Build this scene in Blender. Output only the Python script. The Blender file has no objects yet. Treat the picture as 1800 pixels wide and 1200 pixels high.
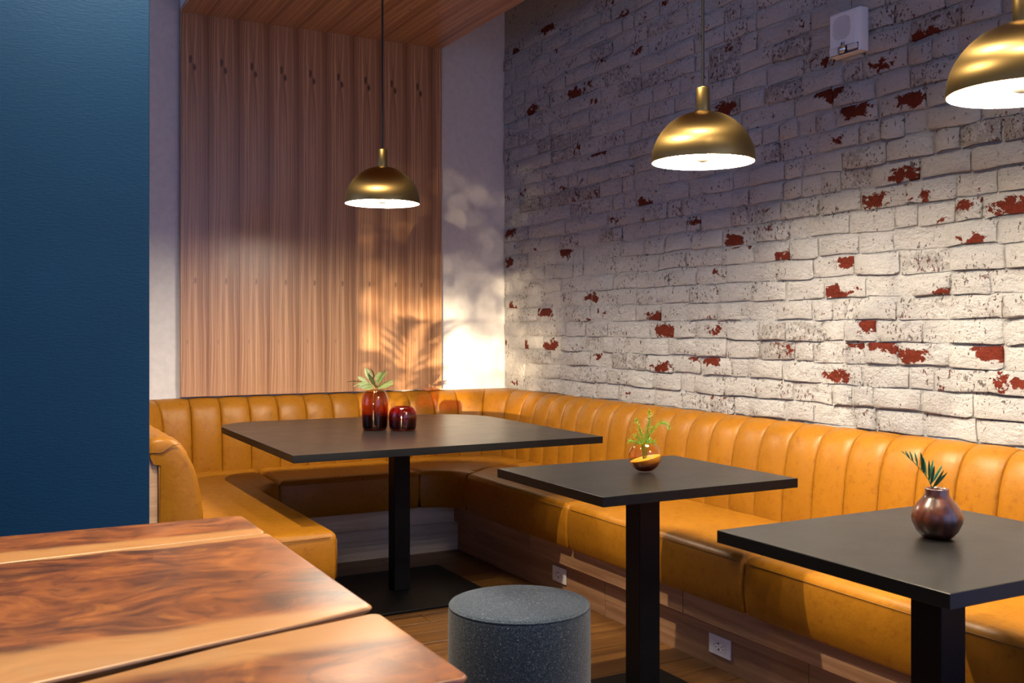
import bpy, bmesh, math, random
from mathutils import Vector, Matrix

PI = math.pi
C = bpy.context.scene.collection
scene = bpy.context.scene

# ------------------------------------------------------------------ camera, world, sun, exposure
CAM_H = 1.25
YAW = math.radians(28.372)
cd = bpy.data.cameras.new('camera')
cam = bpy.data.objects.new('camera', cd)
C.objects.link(cam)
cam.location = (0, 0, CAM_H)
cam.rotation_euler = (PI / 2, 0, -YAW)
cd.sensor_width = 36
cd.lens = 36 * 1772 / 1800
cd.shift_y = -29 / 1800
cd.clip_start = 0.02
cd.dof.use_dof = True
cd.dof.focus_distance = 3.9
cd.dof.aperture_fstop = 8
scene.camera = cam

world = bpy.data.worlds.new('dusk_sky')
scene.world = world
world.use_nodes = True
bgn = world.node_tree.nodes['Background']
bgn.inputs[0].default_value = (0.40, 0.52, 1.0, 1)
bgn.inputs[1].default_value = 1.9

sl = bpy.data.lights.new('low_sun', 'SUN')
sl.energy = 8.5
sl.angle = math.radians(0.4)
sl.color = (1, 0.76, 0.46)
sun = bpy.data.objects.new('low_sun', sl)
C.objects.link(sun)
SAZ = math.atan(0.68)
SEL = math.radians(3.1)
sdir = Vector((math.sin(SAZ) * math.cos(SEL), math.cos(SAZ) * math.cos(SEL), -math.sin(SEL)))
sun.rotation_euler = sdir.to_track_quat('-Z', 'Y').to_euler()
sun.location = (-4, -4, 2)

vs = scene.view_settings
vs.view_transform = 'Standard'
vs.look = 'None'
vs.exposure = 0.27
vs.gamma = 1
vs.use_curve_mapping = False

BULB = 60.0
GLOW_DISC = 105.0  # strength of the glowing disc added inside each shade
BULB_COL = (1.0, 0.87, 0.69, 1)

# ------------------------------------------------------------------ node helpers
class NT:
    def __init__(s, name):
        s.m = bpy.data.materials.new(name)
        s.m.use_nodes = True
        s.t = s.m.node_tree
        s.p = s.t.nodes['Principled BSDF']
        s.out = s.t.nodes['Material Output']
    def n(s, typ, **kw):
        nd = s.t.nodes.new(typ)
        for k, v in kw.items():
            setattr(nd, k, v)
        return nd
    def put(s, sock, v):
        if hasattr(v, 'is_output'):
            s.t.links.new(v, sock)
        elif v is not None:
            sock.default_value = v
    def math(s, op, a, b=None, c=None, clamp=False):
        nd = s.n('ShaderNodeMath', operation=op, use_clamp=clamp)
        s.put(nd.inputs[0], a)
        if b is not None: s.put(nd.inputs[1], b)
        if c is not None: s.put(nd.inputs[2], c)
        return nd.outputs[0]
    def coord(s, kind='Object'):
        if kind == 'World':
            return s.n('ShaderNodeNewGeometry').outputs['Position']
        return s.n('ShaderNodeTexCoord').outputs[kind]
    def mapping(s, v, scale=(1, 1, 1), loc=(0, 0, 0), rot=(0, 0, 0)):
        nd = s.n('ShaderNodeMapping')
        s.put(nd.inputs[0], v)
        nd.inputs['Scale'].default_value = scale
        nd.inputs['Location'].default_value = loc
        nd.inputs['Rotation'].default_value = rot
        return nd.outputs[0]
    def noise(s, v, scale=5, detail=3, rough=.5, dist=0):
        nd = s.n('ShaderNodeTexNoise')
        s.put(nd.inputs['Vector'], v)
        nd.inputs['Scale'].default_value = scale
        nd.inputs['Detail'].default_value = detail
        nd.inputs['Roughness'].default_value = rough
        nd.inputs['Distortion'].default_value = dist
        return nd.outputs[0]
    def noisecol(s, v, scale=5, detail=3, rough=.5):
        nd = s.n('ShaderNodeTexNoise')
        s.put(nd.inputs['Vector'], v)
        nd.inputs['Scale'].default_value = scale
        nd.inputs['Detail'].default_value = detail
        nd.inputs['Roughness'].default_value = rough
        return nd.outputs[1]
    def ramp(s, f, stops, interp='LINEAR'):
        nd = s.n('ShaderNodeValToRGB')
        s.put(nd.inputs[0], f)
        cr = nd.color_ramp
        cr.interpolation = interp
        while len(cr.elements) < len(stops):
            cr.elements.new(0.5)
        for e, (p, c) in zip(cr.elements, stops):
            e.position = p
            e.color = (c[0], c[1], c[2], 1) if hasattr(c, '__len__') else (c, c, c, 1)
        return nd.outputs[0]
    def mix(s, f, a, b, mode='MIX'):
        nd = s.n('ShaderNodeMix', data_type='RGBA', blend_type=mode)
        s.put(nd.inputs[0], f)
        for k, v in ((6, a), (7, b)):
            if not hasattr(v, 'is_output'):
                v = (v[0], v[1], v[2], 1)
            s.put(nd.inputs[k], v)
        return nd.outputs[2]
    def sep(s, v):
        nd = s.n('ShaderNodeSeparateXYZ')
        s.put(nd.inputs[0], v)
        return nd.outputs
    def comb(s, x, y, z):
        nd = s.n('ShaderNodeCombineXYZ')
        s.put(nd.inputs[0], x); s.put(nd.inputs[1], y); s.put(nd.inputs[2], z)
        return nd.outputs[0]
    def smooth(s, v, a, b):
        nd = s.n('ShaderNodeMapRange', interpolation_type='SMOOTHSTEP')
        s.put(nd.inputs[0], v)
        nd.inputs[1].default_value = a; nd.inputs[2].default_value = b
        return nd.outputs[0]
    def bump(s, hgt, strength=.3, dist=.01, normal=None):
        nd = s.n('ShaderNodeBump')
        nd.inputs['Strength'].default_value = strength
        nd.inputs['Distance'].default_value = dist
        s.put(nd.inputs['Height'], hgt)
        if normal is not None: s.put(nd.inputs['Normal'], normal)
        return nd.outputs[0]
    def set(s, **kw):
        names = dict(col='Base Color', rough='Roughness', metal='Metallic', normal='Normal', spec='Specular IOR Level',
                     coat='Coat Weight', coatr='Coat Roughness', trans='Transmission Weight', sheen='Sheen Weight',
                     aniso='Anisotropic', ecol='Emission Color', estr='Emission Strength', ior='IOR', sss='Subsurface Weight')
        for k, v in kw.items():
            if k in ('col', 'ecol') and not hasattr(v, 'is_output'):
                v = (v[0], v[1], v[2], 1)
            s.put(s.p.inputs[names[k]], v)
        return s.m

M = {}

def plain(name, col, rough=.5, metal=0, spec=.5, nscale=30, namt=.12, bump=0):
    t = NT(name)
    v = t.coord('Object')
    n = t.noise(v, nscale, 3)
    c = t.mix(n, [x * (1 - namt) for x in col], [min(1, x * (1 + namt)) for x in col])
    kw = dict(col=c, rough=rough, metal=metal, spec=spec)
    if bump:
        kw['normal'] = t.bump(t.noise(v, nscale * 6, 3), bump, .002)
    M[name] = t.set(**kw)
    return M[name]

# white plaster paint
plain('white_paint', (.74, .73, .74), .6, bump=.05)
plain('ceiling_paint', (.60, .59, .60), .7)
plain('white_plastic', (.74, .74, .76), .35, nscale=60, namt=.03)
plain('clear_plastic', (.62, .64, .68), .12, nscale=60, namt=.05)
plain('dark_hole', (.012, .012, .016), .6)
plain('grey_print', (.06, .06, .07), .5)
plain('black_metal', (.0035, .0038, .0045), .5, spec=.16, bump=.03)
plain('black_edge', (.0035, .0038, .0045), .42, spec=.18)
plain('cord_black', (.008, .008, .009), .5)
plain('shade_white', (.86, .84, .78), .45, nscale=20, namt=.02)
plain('bulb_grey', (.30, .27, .22), .5)
plain('silver_cap', (.75, .73, .70), .18, metal=1)
plain('pot_clay', (.25, .22, .2), .6)
plain('soil', (.03, .02, .015), .9)
plain('crease_thread', (.16, .065, .008), .6)
plain('piping_leather', (.36, .155, .014), .5)
plain('mortar_dark', (.05, .045, .04), .8)

def m_blue():
    t = NT('navy_paint')
    v = t.coord('World')
    n = t.noise(t.mapping(v, (14, 14, 60)), 3, 4, .6)
    c = t.mix(t.noise(v, 3, 2), (.0006, .023, .066), (.0008, .030, .084))
    M['navy_paint'] = t.set(col=c, rough=.5, spec=.2, normal=t.bump(n, .22, .004))
m_blue()

def m_leather(name, c1, c2, c3):
    t = NT(name)
    v = t.coord('World')
    n1 = t.noise(v, 6, 4, .6)
    n2 = t.noise(v, 38, 4, .65)
    c = t.mix(n1, c1, c2)
    c = t.mix(t.smooth(n2, .5, .78), c, c3)
    vor = t.n('ShaderNodeTexVoronoi')
    vor.inputs['Scale'].default_value = 420
    t.put(vor.inputs['Vector'], v)
    b1 = t.bump(t.noise(v, 16, 3, .6), .16, .012)
    b2 = t.bump(vor.outputs['Distance'], .10, .0012, b1)
    r = t.math('ADD', t.math('MULTIPLY', n2, .16), .34)
    M[name] = t.set(col=c, rough=r, spec=.28, normal=b2)
m_leather('leather', (.27, .105, .005), (.325, .132, .008), (.225, .080, .004))

def m_veneer():
    t = NT('veneer')
    v = t.coord('Object')          # leaf local: x across (m), z up (m)
    x, y, z = t.sep(v)
    # cathedral distortion around the two knot heights
    def knot(zc, xc, w, hgt):
        dx = t.math('MULTIPLY', t.math('SUBTRACT', x, xc), 1 / w)
        dz = t.math('MULTIPLY', t.math('SUBTRACT', z, zc), 1 / hgt)
        r2 = t.math('ADD', t.math('MULTIPLY', dx, dx), t.math('MULTIPLY', dz, dz))
        return t.math('EXPONENT', t.math('MULTIPLY', r2, -1.0))
    k1 = knot(1.835, -.004, .028, .16)
    k2 = knot(.635, .012, .02, .10)
    side = t.math('SIGN', t.math('ADD', x, .004))
    warp = t.math('MULTIPLY', t.math('ADD', t.math('MULTIPLY', k1, .012), t.math('MULTIPLY', k2, .006)), side)
    wob = t.math('MULTIPLY', t.math('SUBTRACT', t.noise(t.comb(t.math('MULTIPLY', x, 9), 0, t.math('MULTIPLY', z, 1.2)), 1.0, 2), .5), .03)
    taper = t.math('MULTIPLY', t.math('MULTIPLY', x, t.math('SUBTRACT', z, .9)), .10)
    xx = t.math('ADD', t.math('ADD', x, warp), t.math('ADD', wob, taper))
    g = t.noise(t.comb(t.math('MULTIPLY', xx, 150), 0, t.math('MULTIPLY', z, .9)), 1, 5, .62)
    g2 = t.noise(t.comb(t.math('MULTIPLY', xx, 34), 3.3, t.math('MULTIPLY', z, .35)), 1, 3, .5)
    fine = t.noise(t.comb(t.math('MULTIPLY', xx, 520), 0, t.math('MULTIPLY', z, 5)), 1, 2, .5)
    edge = t.smooth(t.math('ABSOLUTE', t.math('ADD', xx, .006)), .045, .084)
    c = t.mix(t.smooth(g, .25, .75), (.25, .105, .042), (.76, .45, .25))
    c = t.mix(t.math('MULTIPLY', t.smooth(g2, .45, .70), .4), c, (.34, .15, .062))
    c = t.mix(t.math('MULTIPLY', edge, .58), c, (.23, .09, .034))
    c = t.mix(t.math('MULTIPLY', t.smooth(fine, .5, .75), .25), c, (.22, .10, .045))
    # the knots themselves
    def spot(zc, xc, w, hgt, amt):
        nz = t.noise(t.comb(t.math('MULTIPLY', x, 60), 0, t.math('MULTIPLY', z, 60)), 1, 3)
        dx = t.math('MULTIPLY', t.math('SUBTRACT', x, xc), 1 / w)
        dz = t.math('MULTIPLY', t.math('SUBTRACT', z, zc), 1 / hgt)
        r = t.math('SQRT', t.math('ADD', t.math('MULTIPLY', dx, dx), t.math('MULTIPLY', dz, dz)))
        r = t.math('ADD', r, t.math('MULTIPLY', t.math('SUBTRACT', nz, .5), 1.1))
        return t.math('MULTIPLY', t.math('SUBTRACT', 1, t.smooth(r, .35, 1.05)), amt)
    for a in ((1.84, -.014, .011, .030, .8), (1.80, .008, .012, .026, .85), (.635, .012, .008, .022, .55), (.30, -.03, .006, .018, .25)):
        c = t.mix(spot(*a), c, (.055, .02, .01))
    M['veneer'] = t.set(col=c, rough=t.math('ADD', t.math('MULTIPLY', g, .12), .24), spec=.5, normal=t.bump(g, .05, .002))
m_veneer()

def m_board(name, ca, cb, cc, axis, scale=1.0, rough=.45):
    """straight grain along axis 0 or 1, different on each board"""
    t = NT(name)
    v = t.coord('World')
    oi = t.n('ShaderNodeObjectInfo')
    rnd = oi.outputs['Random']
    x, y, z = t.sep(v)
    if axis == 1: x, y = y, x
    off = t.math('MULTIPLY', rnd, 37.0)
    vec = t.comb(t.math('ADD', t.math('MULTIPLY', x, 1.6 * scale), off), t.math('ADD', t.math('MULTIPLY', y, 38 * scale), off), t.math('MULTIPLY', z, 38 * scale))
    n = t.noise(vec, 1, 5, .62, .6)
    f = t.noise(t.comb(t.math('MULTIPLY', x, 12 * scale), t.math('MULTIPLY', y, 300 * scale), t.math('MULTIPLY', z, 300 * scale)), 1, 3, .6)
    c = t.mix(t.smooth(n, .3, .7), ca, cb)
    c = t.mix(t.math('MULTIPLY', t.smooth(f, .5, .8), .5), c, cc)
    c = t.mix(t.math('MULTIPLY', rnd, .45), c, ca)
    M[name] = t.set(col=c, rough=rough, spec=.4, normal=t.bump(t.math('ADD', n, f), .12, .003))
m_board('floor_oak', (.075, .031, .009), (.18, .080, .020), (.04, .018, .007), 0, 1, .36)
m_board('plinth_wood_back', (.46, .37, .28), (.64, .54, .43), (.34, .26, .19), 0, .8, .5)  # paler copy of the plinth wood, frontal light put into its colour
m_board('plinth_wood', (.24, .12, .06), (.46, .27, .15), (.17, .085, .04), 1, .8, .48)
m_board('end_wood', (.40, .24, .13), (.62, .42, .26), (.30, .18, .09), 0, 1, .5)

def m_brick():
    t = NT('painted_brick')
    v = t.coord('World')
    oi = t.n('ShaderNodeObjectInfo')
    at = t.n('ShaderNodeAttribute', attribute_name='peel')
    r1, g1, b1 = t.sep(oi.outputs['Color'])
    r2, g2, b2 = t.sep(at.outputs['Color'])
    grey_amt = t.math('ADD', g1, g2)
    atz = t.n('ShaderNodeAttribute', attribute_name='peel_height')
    px, py, pz = t.sep(v)
    # a peeled patch: strength, centre along the wall / 8, centre height / 4
    cy = t.math('MULTIPLY', t.math('ADD', b1, b2), 8)
    cz = t.math('MULTIPLY', t.math('ADD', oi.outputs['Alpha'], atz.outputs['Fac']), 4)
    ey = t.math('MULTIPLY', t.math('SUBTRACT', py, cy), 1 / .10)
    ez = t.math('MULTIPLY', t.math('SUBTRACT', pz, cz), 1 / .040)
    fall = t.math('EXPONENT', t.math('MULTIPLY', t.math('ADD', t.math('MULTIPLY', ey, ey), t.math('MULTIPLY', ez, ez)), -1))
    red_amt = t.math('MULTIPLY', t.math('ADD', r1, r2), fall)
    vw = t.mapping(v, (1, 1, 1.35))
    big = t.noise(v, 3.2, 3, .6)
    mid = t.noise(vw, 20, 5, .68, .35)
    mid2 = t.noise(t.mapping(v, (1, 1, 1), (4.1, 7.7, 2.2)), 30, 6, .7, .5)
    fine = t.noise(v, 120, 4, .7)
    spk = t.noise(t.mapping(v, (1, 1.15, .8), (9, 3, 1)), 72, 3, .62, .3)
    # paint whites
    paint = t.mix(big, (.68, .66, .645), (.80, .785, .77))
    paint = t.mix(t.math('MULTIPLY', t.smooth(mid2, .52, .72), .35), paint, (.56, .54, .52))
    # flaked specks, clustered
    clus = t.smooth(t.math('ADD', t.noise(t.mapping(v, (1, 1, 1.6), (2, 5, 3)), 6, 4, .65), t.math('MULTIPLY', grey_amt, .18)), .44, .64)
    thr = t.math('SUBTRACT', .69, t.math('MULTIPLY', clus, .115))
    flake = t.smooth(t.math('SUBTRACT', spk, thr), -.012, .02)
    flakecol = t.mix(t.smooth(mid, .35, .65), (.085, .055, .05), (.24, .19, .17))
    flakecol = t.mix(t.smooth(t.noise(v, 7, 2), .52, .6), flakecol, (.15, .035, .026))
    # grey render areas
    gm = t.smooth(t.math('SUBTRACT', t.math('ADD', t.math('MULTIPLY', grey_amt, .28), mid), .70), -.01, .04)
    greyc = t.mix(fine, (.30, .27, .255), (.52, .48, .46))
    # peeled red brick
    rm = t.smooth(t.math('SUBTRACT', t.math('ADD', t.math('MULTIPLY', red_amt, .36), mid), .735), -.006, .012)
    redc = t.mix(t.noise(v, 60, 4, .7), (.12, .014, .008), (.30, .046, .017))
    redc = t.mix(t.math('MULTIPLY', t.smooth(t.noise(v, 170, 3), .58, .7), .7), redc, (.05, .015, .012))
    c = t.mix(t.math('MULTIPLY', gm, .55), paint, greyc)
    c = t.mix(t.math('MULTIPLY', flake, .85), c, flakecol)
    rim = t.smooth(t.math('SUBTRACT', t.math('ADD', t.math('MULTIPLY', red_amt, .36), mid), .72), -.006, .010)
    c = t.mix(t.math('MULTIPLY', rim, .45), c, (.22, .17, .15))
    c = t.mix(rm, c, redc)
    # relief: trowelled paint ridges, pits and flaked edges
    hgt = t.math('MULTIPLY', t.noise(t.mapping(v, (1, .8, 1.25)), 24, 8, .72), 1.5)
    hgt = t.math('ADD', hgt, t.math('MULTIPLY', t.noise(v, 8, 4, .6), 1.1))
    hgt = t.math('SUBTRACT', hgt, t.math('MULTIPLY', rm, .22))
    hgt = t.math('SUBTRACT', hgt, t.math('MULTIPLY', flake, .16))
    M['painted_brick'] = t.set(col=c, rough=.8, spec=.2, normal=t.bump(hgt, 1.0, .034))
m_brick()

def m_brass():
    t = NT('brushed_brass')
    v = t.coord('Object')
    x, y, z = t.sep(v)
    ring = t.noise(t.comb(0, 0, t.math('MULTIPLY', z, 1500)), 1, 3, .7)
    c = t.mix(t.noise(v, 9, 3), (.29, .195, .068), (.37, .255, .097))
    tan = t.n('ShaderNodeTangent', direction_type='RADIAL', axis='Z')
    t.put(t.p.inputs['Tangent'], tan.outputs[0])
    M['brushed_brass'] = t.set(col=c, metal=1, rough=t.math('ADD', t.math('MULTIPLY', ring, .10), .30), aniso=.8)
m_brass()

def m_bulb():
    t = NT('bulb_glow')
    M['bulb_glow'] = t.set(col=(1, .9, .75), ecol=BULB_COL[:3], estr=BULB)
m_bulb()

def m_glow_disc():
    t = NT('diffuser_glow')
    M['diffuser_glow'] = t.set(col=(.9, .86, .78), ecol=BULB_COL[:3], estr=GLOW_DISC)
m_glow_disc()

def m_tabletop():
    t = NT('black_laminate')
    v = t.coord('World')
    n = t.noise(v, 7, 4, .6)
    f = t.noise(v, 260, 2)
    c = t.mix(n, (.0055, .005, .005), (.009, .0085, .008))
    M['black_laminate'] = t.set(col=c, rough=t.math('ADD', t.math('MULTIPLY', n, .10), .26), spec=.34, normal=t.bump(f, .03, .001))
m_tabletop()

def m_felt():
    t = NT('felt')
    v = t.coord('Object')
    n = t.noise(v, 150, 4, .8)
    n2 = t.noise(t.mapping(v, (1, 1, 1.6)), 230, 3, .7)
    c = t.mix(t.smooth(n, .40, .64), (.004, .012, .026), (.022, .040, .064))
    c = t.mix(t.smooth(n2, .60, .70), c, (.30, .32, .34))
    M['felt'] = t.set(col=c, rough=.95, spec=.1, sheen=.25, normal=t.bump(n, .6, .004))
m_felt()

def m_walnut(name, seed, sap_lo, sap_hi, ylo, yhi):
    """plank of walnut, local x along the grain; sap_lo/hi width of the pale sapwood at the low / high y edge"""
    t = NT(name)
    v = t.coord('Object')
    x, y, z = t.sep(v)
    o = seed * 13.7
    wx = t.noise(t.comb(t.math('ADD', t.math('MULTIPLY', x, 2.2), o), t.math('MULTIPLY', y, 3.5), 0), 1, 3, .55)
    yy = t.math('ADD', y, t.math('MULTIPLY', t.math('SUBTRACT', wx, .5), .34))
    n1 = t.noise(t.comb(t.math('ADD', t.math('MULTIPLY', x, 2.6), o), t.math('MULTIPLY', yy, 5.5), 0), 1, 5, .62, 1.4)
    n2 = t.noise(t.comb(t.math('ADD', t.math('MULTIPLY', x, 3.0), o), t.math('MULTIPLY', yy, 42), 0), 1, 4, .62, .5)
    fig = t.noise(t.comb(t.math('ADD', t.math('MULTIPLY', x, 9), o), t.math('MULTIPLY', y, 9), 0), 1, 4, .62, 1.2)
    fine = t.noise(t.comb(t.math('MULTIPLY', x, 20), t.math('MULTIPLY', yy, 420), 0), 1, 3, .6)
    c = t.ramp(n1, [(.32, (.030, .009, .005)), (.44, (.085, .024, .008)), (.56, (.175, .052, .013)), (.72, (.30, .105, .025))])
    c = t.mix(t.math('MULTIPLY', t.smooth(n2, .42, .66), .3), c, (.33, .11, .024))
    c = t.mix(t.math('MULTIPLY', t.smooth(fig, .52, .72), .75), c, (.04, .013, .007))
    c = t.mix(t.math('MULTIPLY', t.smooth(fig, .46, .28), .45), c, (.40, .15, .024))
    c = t.mix(t.math('MULTIPLY', t.smooth(fine, .52, .8), .35), c, (.09, .035, .014))
    wob = t.math('MULTIPLY', t.math('SUBTRACT', t.noise(t.comb(t.math('ADD', t.math('MULTIPLY', x, 5), o), 0, 0), 1, 3), .5), .07)
    sapc = t.mix(n2, (.28, .125, .038), (.43, .225, .082))
    sapc = t.mix(t.math('MULTIPLY', t.smooth(fig, .5, .7), .5), sapc, (.36, .20, .085))
    for w, e, sgn in ((sap_lo, ylo, 1), (sap_hi, yhi, -1)):
        if w <= 0: continue
        d = t.math('MULTIPLY', t.math('SUBTRACT', y, e), sgn)
        d = t.math('ADD', d, wob)
        m = t.math('SUBTRACT', 1, t.smooth(d, w * .75, w * 1.25))
        c = t.mix(t.math('MULTIPLY', m, .88), c, sapc)
    M[name] = t.set(col=c, rough=t.math('ADD', t.math('MULTIPLY', n2, .12), .30), spec=.5, normal=t.bump(t.math('ADD', n2, fine), .05, .002))
    return M[name]

def m_glass(name, stops, zlo, zhi):
    """tinted blown glass; colour fades over its height"""
    t = NT(name)
    v = t.coord('Object')
    x, y, z = t.sep(v)
    f = t.n('ShaderNodeMapRange')
    t.put(f.inputs[0], z); f.inputs[1].default_value = zlo; f.inputs[2].default_value = zhi
    c = t.ramp(f.outputs[0], [(p_, [x_ ** .27 for x_ in c_]) for p_, c_ in stops])
    tr = t.n('ShaderNodeBsdfTransparent'); t.put(tr.inputs[0], c)
    gl = t.n('ShaderNodeBsdfGlossy'); gl.inputs['Roughness'].default_value = .03
    gl.inputs['Color'].default_value = (1, 1, 1, 1)
    lw = t.n('ShaderNodeLayerWeight'); lw.inputs['Blend'].default_value = .5
    fz = t.math('ADD', t.math('MULTIPLY', t.math('POWER', lw.outputs['Facing'], 4.0), .75), .035)
    mx = t.n('ShaderNodeMixShader')
    t.put(mx.inputs[0], fz)
    t.t.links.new(tr.outputs[0], mx.inputs[1]); t.t.links.new(gl.outputs[0], mx.inputs[2])
    t.t.links.new(mx.outputs[0], t.out.inputs[0])
    M[name] = t.m
m_glass('amber_glass_tall', [(.0, (.008, .0006, .0004)), (.28, (.06, .003, .0015)), (.48, (.45, .06, .012)), (.75, (.66, .22, .04)), (1, (.68, .25, .05))], 0, .19)
m_glass('red_glass_low', [(.0, (.008, .0004, .0004)), (.3, (.10, .003, .002)), (.65, (.34, .014, .007)), (1, (.45, .05, .015))], 0, .115)
m_glass('amber_glass_ball', [(.0, (.05, .006, .003)), (.25, (.40, .10, .02)), (.45, (.80, .48, .18)), (1, (.86, .62, .34))], 0, .104)

def m_leaf(name, a, b, c_):
    t = NT(name)
    v = t.coord('Object')
    n = t.noise(v, 60, 3)
    oi = t.n('ShaderNodeObjectInfo')
    c = t.mix(n, a, b)
    c = t.mix(t.math('MULTIPLY', oi.outputs['Random'], .6), c, c_)
    M[name] = t.set(col=c, rough=.45, spec=.4)
m_leaf('sage_leaf', (.09, .15, .045), (.20, .25, .09), (.26, .30, .13))
m_leaf('fern_leaf', (.05, .20, .012), (.14, .36, .02), (.18, .38, .03))
m_leaf('palm_leaf', (.022, .085, .035), (.06, .17, .06), (.10, .22, .10))
m_leaf('stem_brown', (.09, .06, .025), (.14, .10, .04), (.10, .10, .04))

def m_turned():
    t = NT('turned_wood')
    v = t.coord('Object')
    n = t.noise(t.mapping(v, (40, 40, 7)), 1, 5, .65, .4)
    c = t.mix(t.smooth(n, .35, .7), (.030, .008, .004), (.12, .032, .013))
    M['turned_wood'] = t.set(col=c, rough=.28, spec=.55, coat=.3, coatr=.2)
m_turned()

def m_sand():
    t = NT('sand')
    v = t.coord('Object')
    n = t.noise(v, 420, 3, .7)
    M['sand'] = t.set(col=t.mix(n, (.40, .24, .03), (.74, .50, .10)), rough=.9, normal=t.bump(n, .5, .002))
m_sand()

# ------------------------------------------------------------------ object helpers
def tag(o, label=None, cat=None, group=None, kind=None):
    if label: o['label'] = label
    if cat: o['category'] = cat
    if group: o['group'] = group
    if kind: o['kind'] = kind
    return o

def empty(name, loc=(0, 0, 0), rz=0):
    o = bpy.data.objects.new(name, None)
    o.empty_display_size = .05
    C.objects.link(o)
    o.location = loc
    o.rotation_euler = (0, 0, rz)
    return o

def mobj(name, bm, mat, parent=None, loc=(0, 0, 0), smooth=False, angle=None):
    me = bpy.data.meshes.new(name)
    bmesh.ops.recalc_face_normals(bm, faces=bm.faces)
    bm.to_mesh(me); bm.free()
    me.materials.append(M[mat] if isinstance(mat, str) else mat)
    if smooth:
        me.polygons.foreach_set('use_smooth', [True] * len(me.polygons))
        if angle:
            try: me.set_sharp_from_angle(angle=math.radians(angle))
            except Exception: pass
    o = bpy.data.objects.new(name, me)
    C.objects.link(o)
    o.location = loc
    o.parent = parent
    return o

def share(name, me, parent, loc, scale=None, rot=None):
    o = bpy.data.objects.new(name, me)
    C.objects.link(o)
    o.location = loc
    if scale: o.scale = scale
    if rot: o.rotation_euler = rot
    o.parent = parent
    return o

def box(bm, x0, x1, y0, y1, z0, z1, bev=0, seg=1):
    vs_ = [bm.verts.new((x, y, z)) for z in (z0, z1) for y in (y0, y1) for x in (x0, x1)]
    fs = [bm.faces.new([vs_[i] for i in f]) for f in ((0, 2, 3, 1), (4, 5, 7, 6), (0, 1, 5, 4), (2, 6, 7, 3), (0, 4, 6, 2), (1, 3, 7, 5))]
    if bev:
        es = {e for f in fs for e in f.edges}
        bmesh.ops.bevel(bm, geom=list(es), offset=bev, segments=seg, profile=.5, affect='EDGES')

def boxobj(name, x0, x1, y0, y1, z0, z1, mat, parent=None, bev=0, seg=1, origin=None):
    bm = bmesh.new()
    ox, oy, oz = origin if origin else (0, 0, 0)
    box(bm, x0 - ox, x1 - ox, y0 - oy, y1 - oy, z0 - oz, z1 - oz, bev, seg)
    return mobj(name, bm, mat, parent, (ox, oy, oz))

def lathe(bm, prof, n=32, c=(0, 0, 0), cap_lo=False, cap_hi=False):
    rings = []
    for r, z in prof:
        if r < 1e-6:
            rings.append([bm.verts.new((c[0], c[1], c[2] + z))])
        else:
            rings.append([bm.verts.new((c[0] + r * math.cos(2 * PI * i / n), c[1] + r * math.sin(2 * PI * i / n), c[2] + z)) for i in range(n)])
    for a, b in zip(rings, rings[1:]):
        for i in range(n):
            j = (i + 1) % n
            if len(a) == 1 and len(b) == 1: continue
            if len(a) == 1: bm.faces.new((a[0], b[i], b[j]))
            elif len(b) == 1: bm.faces.new((a[i], a[j], b[0]))
            else: bm.faces.new((a[i], a[j], b[j], b[i]))
    if cap_lo and len(rings[0]) > 1: bm.faces.new(list(reversed(rings[0])))
    if cap_hi and len(rings[-1]) > 1: bm.faces.new(rings[-1])

def tube(bm, pts, rad, n=8, closed=False):
    pts = [Vector(p) for p in pts]
    rads = rad if hasattr(rad, '__len__') else [rad] * len(pts)
    rings = []
    up = Vector((0, 0, 1))
    m = len(pts)
    for i, p in enumerate(pts):
        if closed: d = pts[(i + 1) % m] - pts[i - 1]
        else: d = pts[min(i + 1, m - 1)] - pts[max(i - 1, 0)]
        d.normalize()
        u = up if abs(d.dot(up)) < .95 else Vector((1, 0, 0))
        s = d.cross(u).normalized(); w = s.cross(d)
        rings.append([bm.verts.new(p + rads[i] * (math.cos(2 * PI * k / n) * s + math.sin(2 * PI * k / n) * w)) for k in range(n)])
    pr = list(zip(rings, rings[1:]))
    if closed: pr.append((rings[-1], rings[0]))
    for a, b in pr:
        for k in range(n):
            bm.faces.new((a[k], a[(k + 1) % n], b[(k + 1) % n], b[k]))
    if not closed:
        bm.faces.new(list(reversed(rings[0]))); bm.faces.new(rings[-1])

def offset_poly(pts, d):
    """inset a CCW polygon by d"""
    n = len(pts); out = []
    for i in range(n):
        a = Vector(pts[i - 1]); b = Vector(pts[i]); c = Vector(pts[(i + 1) % n])
        e1 = (b - a).normalized(); e2 = (c - b).normalized()
        n1 = Vector((-e1.y, e1.x)); n2 = Vector((-e2.y, e2.x))
        k = n1 + n2
        l = k.length_squared
        if l < .3: k = n1; l = 1; f = 1
        else: f = 2 / l
        out.append(tuple(b + k * (d * f)))
    return out

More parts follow.
